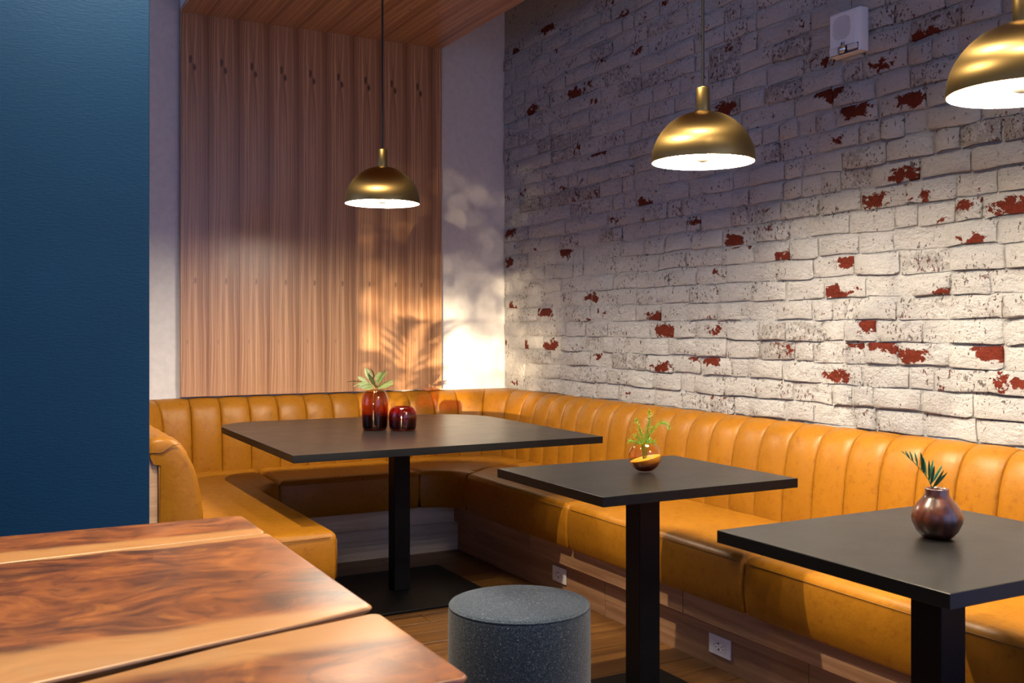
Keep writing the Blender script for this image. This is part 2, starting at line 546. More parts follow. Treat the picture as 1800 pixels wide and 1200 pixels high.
def round_poly(pts, radii, seg=6, ref=None):
    """round the corners of a CCW polygon; radii one per corner or a number"""
    n = len(pts); out = []
    if not hasattr(radii, '__len__'): radii = [radii] * n
    ref = ref or radii
    for i in range(n):
        r = radii[i]
        a = Vector(pts[i - 1]); b = Vector(pts[i]); c = Vector(pts[(i + 1) % n])
        if r <= 0:
            out.append(tuple(b)); continue
        u = (a - b).normalized(); v = (c - b).normalized()
        ang = math.acos(max(-1, min(1, u.dot(v))))
        d = r / math.tan(ang / 2)
        p0 = b + u * d; p1 = b + v * d
        cen = b + (u + v).normalized() * (r / math.sin(ang / 2))
        a0 = math.atan2(p0.y - cen.y, p0.x - cen.x); a1 = math.atan2(p1.y - cen.y, p1.x - cen.x)
        da = a1 - a0
        while da > PI: da -= 2 * PI
        while da < -PI: da += 2 * PI
        sg = max(2, int(seg * max(1, ref[i] / .05) ** .5))
        for k in range(sg + 1):
            t_ = a0 + da * k / sg
            out.append((cen.x + r * math.cos(t_), cen.y + r * math.sin(t_)))
    return out

def pad(bm, raw, radii, levels, seg=6, close_bottom=True):
    """stack inset copies of a plan polygon: levels = [(inset, z), ...] bottom to top, closed by a flat top"""
    rings = []
    if not hasattr(radii, '__len__'): radii = [radii] * len(raw)
    for ins, z in levels:
        q = offset_poly(raw, ins) if abs(ins) > 1e-6 else raw
        q = round_poly(q, [max(r - ins, .0008) if r > 0 else 0 for r in radii], seg, radii)
        rings.append([bm.verts.new((p[0], p[1], z)) for p in q])
    n = len(rings[0])
    for a, b in zip(rings, rings[1:]):
        for i in range(n):
            j = (i + 1) % n
            bm.faces.new((a[i], a[j], b[j], b[i]))
    bm.faces.new(rings[-1])
    if close_bottom: bm.faces.new(list(reversed(rings[0])))

# ------------------------------------------------------------------ the room
XB = 3.03      # brick wall plane (mortar face)
YB = 5.71      # back wall plane
ZC = 3.45

fl = tag(boxobj('floor', -6, 3.4, -6, 6.0, -.2, -.018, 'soil'), kind='structure')
M['floor_base'] = M['soil']
rnd = random.Random(4)
PW = .127
row = 0
y = .6
while y < 5.12:
    x = -.1 - rnd.random() * .8
    while x < 2.46:
        L = rnd.uniform(.7, 1.5)
        x1 = min(x + L, 2.50)
        if x1 > .35:
            bm = bmesh.new()
            box(bm, x + .0012, x1 - .0012, y + .001, y + PW - .001, -.018, rnd.uniform(-.0010, 0), .0012)
            mobj('floor_plank', bm, 'floor_oak', fl)
        x = x1
        if x1 >= 2.5: break
    y += PW
tag(boxobj('ceiling', -6, 3.4, -3, 6.0, ZC, ZC + .15, 'ceiling_paint'), kind='structure')
tag(boxobj('wall_back', -2.0, 3.3, YB, YB + .15, 0, ZC, 'white_paint'), kind='structure')
tag(boxobj('wall_left', -6, .529, 3.50, 3.62, -.018, ZC, 'navy_paint', bev=.002), kind='structure')
# unseen wall added to block the low sun except through a shaped opening
wr = tag(boxobj('wall_rear', -2.05, .55, -2.6, -2.45, -.018, ZC, 'white_paint'), kind='structure')
boxobj('window_head', -6, -2.05, -2.6, -2.45, 2.75, ZC, 'white_paint', wr)
boxobj('window_apron', -6, -2.05, -2.6, -2.45, -.018, 1.13, 'white_paint', wr)
boxobj('window_jamb', -6, -3.57, -2.6, -2.45, 1.13, 2.75, 'white_paint', wr)

tag(boxobj('wall_side', -4.0, -3.85, -2.45, 3.5, -.018, 2.45, 'white_paint'), kind='structure')  # unseen wall added to keep low sky light off the bench fronts

# brick wall
wb = boxobj('wall_right', XB, XB + .2, 0.45, YB, -.018, ZC, 'painted_brick')
tag(wb, kind='structure')
wb.color = (0, 0, 0, 0)

RED = [(2.47, 2.28, .06, .046), (2.92, 2.17, .134, .041), (2.79, 2.08, .063, .029), (2.53, 2.07, .119, .041), (2.57, 1.8, .112, .026), (2.71, 1.72, .137, .047), (3.19, 1.53, .05, .036), (3.39, 1.52, .09, .022), (3.5, 1.63, .057, .025), (2.27, 1.54, .033, .039), (2.25, 1.48, .043, .012), (2.72, 1.25, .054, .035), (2.79, 1.18, .056, .02), (2.67, 1.18, .055, .023), (2.54, 1.18, .056, .017), (2.53, 1.14, .049, .026), (2.2, 1.16, .063, .042), (2.97, 1.04, .036, .018), (2.88, 1.05, .038, .022), (4.19, 1.86, .082, .035), (4.07, 1.29, .07, .025), (4.01, 1.22, .064, .034), (4.94, 1.67, .068, .036), (5.11, 1.13, .135, .04), (5.41, 1.12, .043, .035), (5.61, 1.83, .075, .032), (5.63, 1.65, .075, .025), (4.61, 2.19, .072, .031), (4.85, 2.56, .06, .029), (5.34, 2.55, .056, .031), (4.67, 1.4, .04, .028), (5.17, 1.33, .066, .02), (3.66, 1.09, .157, .013), (2.9, 1.38, .087, .013), (2.82, 1.5, .057, .022), (2.13, 1.06, .03, .028), (2.15, 1.64, .061, .023), (2.22, 1.61, .032, .019), (5.13, 3.0, .13, .034), (5.59, 2.96, .075, .036), (3.48, 1.76, .165, .018), (5.63, 1.36, .075, .018), (4.03, 1.04, .136, .022), (3.56, 2.23, .058, .039)]
GREY = [(4.24, 2.47, .098, .044), (3.6, 2.46, .088, .058), (3.16, 2.41, .049, .071), (3.18, 2.23, .066, .048), (2.42, 2.34, .07, .04), (2.45, 1.5, .071, .03), (3.18, 1.18, .066, .107), (5.17, 2.0, .349, .042), (4.73, 1.96, .129, .047), (2.17, 1.92, .062, .043), (2.3, 2.17, .033, .039), (4.45, 1.71, .053, .03), (4.34, 1.02, .151, .03), (3.56, 2.23, .06, .04), (5.0, 2.3, .2, .05)]

def overlap(a0, a1, b0, b1):
    return max(0, min(a1, b1) - max(a0, b0))

CO = .084
def brick_verts(bm, L, H, D, rr, y0=0, z0=0, x0=0):
    """front faces -X; origin at the brick's centre on the mortar face"""
    ys = [-L / 2, -L / 2 + .012, rr.uniform(-.2, .2) * L, L / 2 - .012, L / 2]
    zs = [-H / 2, -H / 2 + .006, H / 2 - .016, H / 2]
    g = {}
    tilt = rr.uniform(-.0025, .0025)
    wob = [rr.uniform(-.0045, .0045) for _ in ys]
    for i, yy in enumerate(ys):
        for k, zz in enumerate(zs):
            d = -D + tilt * (yy / L * 2) + rr.uniform(-.0015, .0015)
            if i in (0, 4): d += D * rr.uniform(.25, .7)
            if k == 3: d += D * rr.uniform(.35, .8)
            if k == 0: d += D * rr.uniform(.0, .45)
            jy = rr.uniform(-.004, .004)
            jz = (wob[i] if k < 2 else rr.uniform(-.004, .004))
            g[i, k] = bm.verts.new((x0 + d, y0 + yy + jy, z0 + zz + jz))
    fs = []
    for i in range(4):
        for k in range(3):
            fs.append(bm.faces.new((g[i, k], g[i, k + 1], g[i + 1, k + 1], g[i + 1, k])))
    loop = [g[i, 0] for i in range(5)] + [g[4, k] for k in (1, 2, 3)] + [g[i, 3] for i in (3, 2, 1, 0)] + [g[0, k] for k in (2, 1)]
    back = [bm.verts.new((x0 + .004, v.co.y, v.co.z)) for v in loop]
    m = len(loop)
    for i in range(m):
        j = (i + 1) % m
        fs.append(bm.faces.new((loop[j], loop[i], back[i], back[j])))
    return fs

rb = random.Random(11)
bricks = []
for c_ in range(27):
    z0 = .765 + c_ * CO
    y = YB - .002 + rb.uniform(-.10, 0)
    y = YB - .004
    first = True
    while y > 0.55:
        L = rb.choice([.215, .215, .215, .215, .16, .105, .105])
        if first:
            L = rb.choice([.06, .105, .15, .2]); first = False
        bricks.append((y - L / 2, z0 + CO / 2, L - .007))
        y -= L
fwd = Vector((math.sin(YAW), math.cos(YAW))); rgt = Vector((math.cos(YAW), -math.sin(YAW)))
def in_frame(yy, zz):
    p = Vector((XB, yy)); d = p.dot(fwd); u = p.dot(rgt) / d * 1772 + 900; v = 571 - (zz - CAM_H) / d * 1772
    return -30 < u < 1830 and -20 < v < 1220, d
info = []
for (yy, zz, L) in bricks:
    red = gre = 0
    pc = (yy + rb.uniform(-.4, .4) * L, zz + rb.uniform(-.03, .03))
    for (py, pz, hw, hh) in RED:
        a = overlap(yy - L / 2, yy + L / 2, py - hw, py + hw) * overlap(zz - .036, zz + .036, pz - hh, pz + hh) / (4 * hw * hh)
        cov = overlap(yy - L / 2, yy + L / 2, py - hw, py + hw) / L
        if a > .3 and hw * hh > .0007:
            red = max(red, min(1.1, .55 + .6 * min(1, hw / .07))); pc = (py, pz)
    for (py, pz, hw, hh) in GREY:
        a = overlap(yy - L / 2, yy + L / 2, py - hw, py + hw) / L * overlap(zz - .036, zz + .036, pz - hh, pz + hh) / .072
        if a > .25: gre = max(gre, min(1, .5 + a))
    if red == 0 and rb.random() < .22: red = rb.uniform(.25, .75)
    if gre == 0 and rb.random() < .16: gre = rb.uniform(.3, .7)
    info.append((yy, zz, L, red, gre, pc[0] / 8, pc[1] / 4))
vis = sorted([i for i in info if in_frame(i[0], i[1])[0] and i[1] > .83], key=lambda i: in_frame(i[0], i[1])[1] / (i[2] ** .5))
near = vis[:300]
nearset = set(id(i) for i in near)
variants = []
for k in range(14):
    bm = bmesh.new()
    D = [.004, .006, .009, .011, .013, .014, .016, .017, .018, .020, .007, .015, .010, .013][k]
    brick_verts(bm, .208, .076, D, rb)
    o = mobj('brick', bm, 'painted_brick', smooth=True, angle=50)
    variants.append(o.data)
    C.objects.unlink(o); bpy.data.objects.remove(o)
for (yy, zz, L, red, gre, cya, cza) in near:
    o = share('brick', rb.choice(variants), wb, (XB, yy + rb.uniform(-.003, .003), zz + rb.uniform(-.003, .003)),
              (1, (L / .208) * rb.choice((-1, 1)) if False else L / .208, 1), (rb.uniform(-.016, .016), 0, 0))
    o.color = (red, gre, cya, cza)
bm = bmesh.new()
cl = bm.loops.layers.float_color.new('peel')
ch = bm.loops.layers.float_color.new('peel_height')
for i in info:
    if id(i) in nearset: continue
    yy, zz, L, red, gre, cya, cza = i
    for f in brick_verts(bm, L, .076, rb.choice([.005, .010, .016]), rb, yy, zz, XB):
        for lp in f.loops:
            lp[cl] = (red, gre, cya, 1)
            lp[ch] = (cza, cza, cza, 1)
o = mobj('brick_field', bm, 'painted_brick', wb, smooth=True, angle=50)
o.color = (0, 0, 0, 0)
tag(o, kind='stuff')

# ------------------------------------------------------------------ wood veneer panel and soffit
pan = empty('veneer_cladding', (1.79, 5.68, .858))
tag(pan, 'walnut veneer wall panel of repeated knotty leaves above the back bench', 'wall panel')
EDGES = [1.018, 1.166, 1.333, 1.500, 1.669, 1.837, 2.005, 2.171, 2.337, 2.505, 2.570]
PZ0, PZ1 = .858, 2.95
full = None
for a, b in zip(EDGES, EDGES[1:]):
    cxx = (a + b) / 2
    if a < 1.02: cxx = b - .0835
    if b > 2.56: cxx = a + .0835
    bm = bmesh.new()
    box(bm, a - cxx + .0003, b - cxx - .0003, -.012, .012, 0, PZ1 - PZ0, .0006)
    o = mobj('veneer_leaf', bm, 'veneer', None, (cxx, 5.680, PZ0))
    o.parent = pan; o.location = (cxx - 1.79, 0, 0)
o = boxobj('backing_board', 1.022, 2.566, 5.692, 5.709, PZ0 + .004, PZ1, 'mortar_dark', pan, origin=(1.79, 5.68, .858))
o.location = (0, 0, 0)
sof = empty('veneer_soffit', (1.79, 4.6, 2.95))
tag(sof, 'walnut veneer soffit overhead, joining the top of the wall panel', 'soffit')
for a, b in zip(EDGES, EDGES[1:]):
    cxx = (a + b) / 2
    if a < 1.02: cxx = b - .0835
    if b > 2.56: cxx = a + .0835
    bm = bmesh.new()
    # built upright then laid over: local z runs towards the room
    box(bm, a - cxx + .0003, b - cxx - .0003, -.012, .012, -.02, 2.7, .0006)
    o = mobj('veneer_leaf', bm, 'veneer', None)
    o.rotation_euler = (PI / 2, 0, 0)
    o.location = (cxx - 1.79, 5.682 - 4.6, .012)
    o.parent = sof
o = boxobj('soffit_box', 1.02, 2.568, 3.0, 5.700, 2.975, ZC - .002, 'white_paint', sof, origin=(1.79, 4.6, 2.95))
o.location = (0, 0, 0)

# ------------------------------------------------------------------ banquette
bq = empty('banquette', (1.8, 4.6, 0))
tag(bq, 'mustard tan leather banquette with channelled back wrapping the corner under the walls', 'bench')
def under(o, par=bq, base=(1.8, 4.6, 0)):
    """parent keeping world place (parts are modelled in world coordinates)"""
    o.parent = par
    o.location = (o.location.x - base[0], o.location.y - base[1], o.location.z - base[2])
    return o

# backrest path: the line on the walls that the back of the channels follows, left wing > back > right
XL, YT, XR = .592, 5.700, 3.018
RC = .42
PITCH = .1585
def path_pts():
    segs = []
    segs.append(('L', Vector((XL, 3.722)), Vector((XL, YT - RC))))
    segs.append(('A', Vector((XL + RC, YT - RC)), RC, PI, PI / 2))
    segs.append(('L', Vector((XL + RC, YT)), Vector((XR - RC, YT))))
    segs.append(('A', Vector((XR - RC, YT - RC)), RC, PI / 2, 0))
    segs.append(('L', Vector((XR, YT - RC)), Vector((XR, .75))))
    return segs
SEGS = path_pts()
def seg_len(s):
    return (s[2] - s[1]).length if s[0] == 'L' else abs(s[4] - s[3]) * (s[2] - .10)
LENS = [seg_len(s) for s in SEGS]
TOT = sum(LENS)
def path_at(t_):
    """point on the wall line and the normal into the room"""
    for s, l in zip(SEGS, LENS):
        if t_ <= l or s is SEGS[-1]:
            if s[0] == 'L':
                d = (s[2] - s[1]).normalized()
                return s[1] + d * t_, Vector((d.y, -d.x))
            a = s[3] + (s[4] - s[3]) * t_ / l
            r = Vector((math.cos(a), math.sin(a)))
            return s[1] + r * s[2], -r
        t_ -= l
# profile: (distance from the wall, height, how much it puffs, seam depth)
PROF = [(.150, .415, .25), (.158, .455, .7), (.156, .53, 1), (.150, .60, 1), (.142, .67, 1), (.130, .735, 1), (.112, .785, 1), (.092, .815, .95), (.068, .836, .8), (.040, .846, .55), (.012, .850, .35), (.0, .848, .2)]
back = empty('backrest')
back.parent = bq
bch = []
def channel(t0, t1, flat=False):
    bm = bmesh.new()
    us = [0, .015, .04, .085, .16, .28, .42, .58, .72, .84, .915, .96, .985, 1]
    NS = len(us) - 1
    g = []
    for i in range(NS + 1):
        u = us[i]
        tt = t0 + (t1 - t0) * u
        p, n = path_at(tt)
        s = (max(0, math.sin(PI * u))) ** .32
        col = []
        for k, (d, z, w) in enumerate(PROF):
            # outward normal of the profile
            dn = PROF[min(k + 1, len(PROF) - 1)][0] - PROF[max(k - 1, 0)][0]
            zn = PROF[min(k + 1, len(PROF) - 1)][1] - PROF[max(k - 1, 0)][1]
            l = math.hypot(dn, zn)
            nd, nz = zn / l, -dn / l
            off = (-.022 * (1 - s)) * w + .004 * s * w
            q = p + n * max(0, d + nd * off)
            col.append(bm.verts.new((q.x, q.y, z + nz * off)))
        g.append(col)
    for i in range(NS):
        for k in range(len(PROF) - 1):
            bm.faces.new((g[i][k], g[i + 1][k], g[i + 1][k + 1], g[i][k + 1]))
    return bm
# seams: start at the back wall so that they fall as in the photograph
t_back0 = LENS[0] + LENS[1]                    # s where the straight back run starts
s_ref = t_back0 + (1.533 - (XL + RC))          # a seam at X = 1.533
seams = []
s = s_ref
while s > .02: s -= PITCH
s += PITCH
if s > .05: seams.append(0.0)
while s < TOT:
    seams.append(s); s += PITCH
if seams[1] - seams[0] < .06: seams.pop(1)
for a, b in zip(seams, seams[1:]):
    o = mobj('back_channel', channel(a, b), 'leather', None, smooth=True)
    under(o, back)
# dark core that closes the seams from behind and the flat ledge filling the wall corners
bm = bmesh.new()
NP = 140
for k in range(NP):
    a, b = TOT * k / NP, TOT * (k + 1) / NP
    pa, na = path_at(a); pb, nb = path_at(b)
    prof = [(.12, .42), (.125, .60), (.105, .72), (.075, .79), (.03, .825), (0, .83)]
    va = [bm.verts.new((*(pa + na * d), z)) for d, z in prof]
    vb = [bm.verts.new((*(pb + nb * d), z)) for d, z in prof]
    for i in range(len(prof) - 1):
        bm.faces.new((va[i], vb[i], vb[i + 1], va[i + 1]))
bmesh.ops.remove_doubles(bm, verts=bm.verts, dist=1e-5)
under(mobj('back_core', bm, 'crease_thread', None, smooth=True), back)
for (cx_, cy_, a0, a1) in ((XL + RC, YT - RC, PI, PI / 2), (XR - RC, YT - RC, PI / 2, 0)):
    corner = (XL - .03, YT + .004) if cx_ < 1.8 else (XR + .004, YT + .004)
    bm = bmesh.new()
    arc = [bm.verts.new((cx_ + (RC - .004) * math.cos(a0 + (a1 - a0) * k / 16), cy_ + (RC - .004) * math.sin(a0 + (a1 - a0) * k / 16), .848)) for k in range(17)]
    cv = bm.verts.new((*corner, .848))
    fs = []
    for k in range(16):
        fs.append(bm.faces.new((arc[k], arc[k + 1], cv)))
    r = bmesh.ops.extrude_face_region(bm, geom=fs)
    for v in r['geom']:
        if isinstance(v, bmesh.types.BMVert): v.co.z -= .03
    under(mobj('corner_ledge', bm, 'leather', None), back)

# arm end of the left wing: the leather-wrapped cross-section and its wooden side
bm = bmesh.new()
prof = [(0, .26), (.150, .26), (.158, .40), (.160, .47), (.157, .56), (.148, .64), (.136, .70), (.120, .75), (.098, .79), (.072, .822), (.044, .842), (.012, .850), (-.020, .846), (-.034, .830), (-.036, .806), (-.030, .792), (0, .788)]
lv = []
for dy, ins in ((.09, 0), (.012, 0), (.003, .004), (-.003, .014), (-.006, .035)):
    cxm, czm = .06, .56
    ring = []
    for d, z in prof:
        vx, vz = cxm - d, czm - z
        l = math.hypot(vx, vz)
        k = min(1, ins / l)
        ring.append(bm.verts.new((XL + d + vx * k, 3.722 + dy, z + vz * k)))
    lv.append(ring)
n = len(prof)
for a, b in zip(lv, lv[1:]):
    for i in range(n):
        j = (i + 1) % n
        bm.faces.new((a[i], a[j], b[j], b[i]))
bm.faces.new(lv[-1])
bm.faces.new(list(reversed(lv[0])))
arm = under(mobj('arm_end', bm, 'leather', None, smooth=True, angle=40))
bm = bmesh.new()
tube(bm, [(XL - .030, 3.7165, .800), (XL + .010, 3.7135, .800), (XL + .045, 3.713, .823), (XL + .066, 3.7145, .826)], .0018, 6)
o = under(mobj('fold_seam', bm, 'crease_thread', None, smooth=True)); 
bm = bmesh.new()
tube(bm, [(XL + .002, 3.7195, z) for z in (.27, .45, .6, .79)], .0018, 6)
under(mobj('edge_seam', bm, 'crease_thread', None, smooth=True))
# roll of leather along the top of the wing, outside
bm = bmesh.new()
ring0 = []
for yy in (3.80, 5.3):
    ring0.append([bm.verts.new((XL + d, yy, z)) for d, z in ((.03, .848), (.0, .850), (-.020, .846), (-.034, .830), (-.036, .806), (-.03, .792), (.0, .788))])
for i in range(6):
    bm.faces.new((ring0[0][i], ring0[0][i + 1], ring0[1][i + 1], ring0[1][i]))
under(mobj('arm_roll', bm, 'leather', None, smooth=True))
bm = bmesh.new()
box(bm, XL - .038, XL - .001, 3.726, 5.69, .0, .787, .002)
under(mobj('side_panel', bm, 'end_wood', None))

# seat cushions
SZ0, SZ1 = .262, .462
def cushion(name, pts, radii, seam=None):
    bm = bmesh.new()
    r = .034
    lev = [(.010, SZ0), (.003, SZ0 + .012), (-.003, SZ0 + .06), (-.005, SZ0 + .11), (-.002, SZ1 - .045)]
    for k in range(0, 7):
        a = PI / 2 * k / 6
        lev.append((r * (1 - math.cos(a)), SZ1 - r + r * math.sin(a)))
    lev += [(r + .03, SZ1 + .002)]
    pad(bm, pts, radii, lev)
    o = under(mobj(name, bm, 'leather', None, smooth=True, angle=55))
    if seam:
        for sp in seam:
            bm = bmesh.new()
            tube(bm, sp, .0014, 6)
            q = mobj('seam', bm, 'crease_thread', None, smooth=True)
            q.parent = o
    return o
YF, XF, XI = 5.025, 2.328, 1.250        # seat fronts: back run, right run, left wing
BD = .145                               # seats run in under the backrest
zs, ins = SZ1 - .024, .0010
def arcpts(cx_, cy_, r, a0, a1, n=8, z=zs):
    return [(cx_ + r * math.cos(a0 + (a1 - a0) * k / n), cy_ + r * math.sin(a0 + (a1 - a0) * k / n), z) for k in range(n + 1)]
# left wing with the inner corner
R1 = .20
p = [(XL + BD - .02, 3.720), (XI, 3.724), (XI, YF - R1)]
for k in range(1, 8):
    a = PI - PI / 2 * k / 8
    p.append((XI + R1 + R1 * math.cos(a), YF - R1 + R1 * math.sin(a)))
p = [q for q in p if q[0] < 1.372] + [(1.376, YF - .022), (1.395, 5.44), (1.40, YT - BD + .02), (XL + BD - .02, YT - BD + .02)]
cushion('seat_cushion', p, [.012, .022] + [0] * (len(p) - 6) + [.016, 0, .012, .012],
        [[(XL + BD + .02, 3.716 + ins, zs), (XI - .03, 3.720 + ins, zs)], [(XI - ins + .002, 3.75, zs), (XI + .002, 4.3, zs), (XI + .002, YF - R1, zs)],
         [(XI - .004, 3.7225, z) for z in (.28, .36, .43)]])
# back run
p = [(1.380, YF), (2.148, YF), (2.165, 5.25), (2.16, YT - BD + .02), (1.404, YT - BD + .02), (1.399, 5.44)]
cushion('seat_cushion', p, [.016, .016, 0, .01, .01, 0], [[(1.41, YF - .001, zs), (2.12, YF - .001, zs)]])
# the corner piece
R2 = .19
p = [(2.152, YF)]
ccx, ccy = XF - R2, YF - R2
for k in range(0, 9):
    a = PI / 2 - PI / 2 * k / 8
    p.append((ccx + R2 * math.cos(a) + (.014 if k == 0 else 0), ccy + R2 * math.sin(a)))
p += [(XF, 4.825), (2.52, 4.99), (XR - BD + .02, 5.12), (XR - BD - .05, YT - BD - .08), (XR - BD - .25, YT - BD + .02), (2.166, YT - BD + .02), (2.169, 5.25)]
p = [p[0]] + p[2:]
cushion('seat_cushion', p, [.012] + [0] * (len(p) - 7) + [.012, 0, 0, 0, .01, 0] if False else 0)
# right runs
def rrun(y0, y1, first=False):
    if first:
        p = [(XF, y0), (XR - BD + .02, y0), (XR - BD + .02, 5.115), (2.52, 4.985), (XF, 4.820)]
        rd = [.016, .01, 0, 0, .012]
    else:
        p = [(XF, y0), (XR - BD + .02, y0), (XR - BD + .02, y1), (XF, y1)]
        rd = [.016, .01, .01, .016]
    return cushion('seat_cushion', p, rd, [[(XF + .001, y0 + .03, zs), (XF + .001, (y0 + y1) / 2, zs), (XF + .001, y1 - .03, zs)]])
rrun(3.800, 4.82, True)
rrun(2.655, 3.796)
rrun(.75, 2.649)
# plinth: a proud upper rail and a recessed lower board, in lengths
XP, YP = 2.365, 5.050
base = empty('plinth'); base.parent = bq
def board(x0, x1, y0, y1, z0, z1, mat, nm):
    return under(boxobj(nm, x0, x1, y0, y1, z0, z1, mat, None, bev=.0012), base)
board(1.19, XP - .001, YP, YP + .03, .168, .262, 'plinth_wood_back', 'rail_board')
for y0, y1 in ((4.205, YP + .03), (3.03, 4.202), (1.95, 3.027), (.75, 1.947)):
    board(XP, XP + .03, y0, y1, .168, .262, 'plinth_wood', 'rail_board')
XQ, YQ = 2.408, 5.092
board(1.19, XQ, YQ, YQ + .03, .078, .166, 'plinth_wood_back', 'base_board')
board(1.19, XQ, YQ + .001, YQ + .03, -.001, .0765, 'plinth_wood_back', 'base_board')
for y0, y1 in ((3.62, YQ + .03), (2.43, 3.617), (.75, 2.427)):
    board(XQ, XQ + .03, y0, y1, -.001, .166, 'plinth_wood', 'base_board')
board(1.17, 1.19, 3.78, YQ, -.001, .262, 'plinth_wood', 'base_board')
board(.60, 1.19, 3.76, 3.78, -.001, .262, 'end_wood', 'base_board')
under(boxobj('carcass', XP + .03, XR, .76, 5.2, .17, .26, 'mortar_dark', None), base)
under(boxobj('carcass', 1.19, XP + .03, YP + .03, YT, .17, .26, 'mortar_dark', None), base)
under(boxobj('carcass', .60, 1.19, 3.79, YT, .17, .26, 'mortar_dark', None), base)

# ------------------------------------------------------------------ tables
TZ = .755
TT = .030
def table(loc, outline, post, base_half, label, thick=TT):
    t = empty('pedestal_table', (loc[0], loc[1], 0))
    tag(t, label, 'table', 'black pedestal tables along the banquette')
    bm = bmesh.new()
    pad(bm, outline[0], outline[1], [(.0008, TZ - thick), (0, TZ - thick + .0008), (0, TZ - .0012), (.0012, TZ)])
    tp = mobj('tabletop', bm, 'black_laminate', t)
    tp.data.materials.append(M['black_edge'])
    for pl in tp.data.polygons:
        if abs(pl.normal.z) < .5 or pl.normal.z < 0: pl.material_index = 1
    h = post / 2
    boxobj('post', -h, h, -h, h, .012, TZ - thick, 'black_metal', t, bev=.002)
    boxobj('mounting_plate', -.19, .19, -.19, .19, TZ - thick - .006, TZ - thick - .0004, 'black_metal', t)
    boxobj('base_plate', -base_half, base_half, -base_half, base_half, 0.0, .012, 'black_metal', t, bev=.002)
    return t
cx1, cy1 = 1.785, 4.42
o1 = [(1.086 - cx1, 3.755 - cy1), (2.484 - cx1, 3.750 - cy1), (2.494 - cx1, 5.14 - cy1), (1.90 - cx1, 5.165 - cy1), (1.086 - cx1, 5.19 - cy1)]
table((cx1, cy1), (o1, [0, 0, .34, 0, .22]), .078, .355, 'large black table with rounded rear corners, holding the two amber glass vases')
hx, hy = .376, .328
sq = [(-hx, -hy), (hx, -hy), (hx, hy), (-hx, hy)]
table((1.984, 2.755), (sq, [0, 0, 0, 0]), .082, .215, 'small black square table in the middle, carrying the fern in a ball vase')
table((1.968, 1.578), (sq, [0, 0, 0, 0]), .084, .215, 'nearest small black square table, carrying the dark turned wooden vase')

# ------------------------------------------------------------------ live-edge slab table in the foreground
st = empty('slab_table', (0.0, 1.7, 0))
tag(st, 'live-edge walnut slab table with open gaps between planks in the foreground', 'table')
SX0, SX1 = -1.5, .628
rs = random.Random(3)
def wavy(x, seed, amp):
    return amp * (math.sin(x * 3.1 + seed) * .5 + math.sin(x * 7.3 + seed * 2.1) * .3 + math.sin(x * 17 + seed * 3.7) * .12)
def plank(lo, hi, mat, rend, z1=TZ, thick=.045):
    """lo, hi: functions of x giving the plank's two long edges"""
    N = 46
    xs = [SX0 + (rend - SX0) * k / N for k in range(N + 1)]
    yc = (lo(0) + hi(0)) / 2
    ptl = [(x_, lo(x_) - yc) for x_ in xs]
    pth = [(x_, hi(x_) - yc) for x_ in reversed(xs)]
    # soften the two corners at the visible end
    P = ptl + pth
    rad = [0] * len(P)
    rad[N] = .018; rad[N + 1] = .018
    bm = bmesh.new()
    r = .005
    lev = [(.060, z1 - thick), (.030, z1 - thick * .6), (.004, z1 - r * 2), (0, z1 - r)]
    for k in range(1, 5):
        a = PI / 2 * k / 4
        lev.append((r * (1 - math.cos(a)), z1 - r + r * math.sin(a)))
    pad(bm, P, rad, lev, 5)
    o = mobj('plank', bm, mat, st, (0, yc - 1.7, 0), smooth=True, angle=40)
    return o, yc
e_back = lambda x: 2.645 + (.628 - x) * .09 * 0 + .03 * max(0, .3 - x) * .6
e12 = lambda x: 2.392 + .075 * (x - .62) * 1.0 + wavy(x, 1.2, .006)
e23 = lambda x: 1.668 + (x - .62) * .27 * (1 if x > -.2 else 1) * (1 if x > .0 else .8) + wavy(x, .6, .012)
e34 = lambda x: 1.272 + wavy(x, 2.2, .006)
def clampx(f, lo=-.15):
    return lambda x: f(max(x, lo))
e23 = clampx(lambda x: 1.668 + (x - .62) * .26 + wavy(x, .6, .010), -.05)
e12 = clampx(lambda x: 2.392 + .09 * (x - .62) + wavy(x, 1.2, .005), -.2)
gap = lambda x: .042 + .012 * math.sin(x * 9 + 1)
gap12 = lambda x: .006 + .010 * max(0, .1 - x)
lo1, hi1 = (lambda x: e12(x) + gap12(x)), e_back
lo2, hi2 = (lambda x: e23(x) + .006), (lambda x: e12(x))
lo3, hi3 = (lambda x: e34(x) + .006), (lambda x: e23(x) - gap(x) * .75 + .006)
lo4, hi4 = (lambda x: .90), (lambda x: e34(x) - .008)
for i, (lo, hi, re_, sl_, sh_) in enumerate(((lo1, hi1, .628, .075, 0), (lo2, hi2, .630, .085, .03), (lo3, hi3, .624, 0, .10), (lo4, hi4, .612, 0, .04))):
    yc = (lo(0) + hi(0)) / 2
    nm = 'walnut_plank_%d' % i
    m_walnut(nm, i + 1, sl_, sh_, lo(.4) - yc, hi(.4) - yc)
    plank(lo, hi, nm, re_)
for xx in (.30, -1.1):
    o = boxobj('leg_frame', xx - .04, xx + .04, 1.0, 2.55, TZ - .105, TZ - .046, 'black_metal', st, bev=.003, origin=(0, 1.7, 0))
    o.location = (0, 0, 0)
    for yy in (1.05, 2.42):
        o = boxobj('leg', xx - .04, xx + .04, yy, yy + .08, 0, TZ - .105, 'black_metal', st, bev=.003, origin=(0, 1.7, 0))
        o.location = (0, 0, 0)

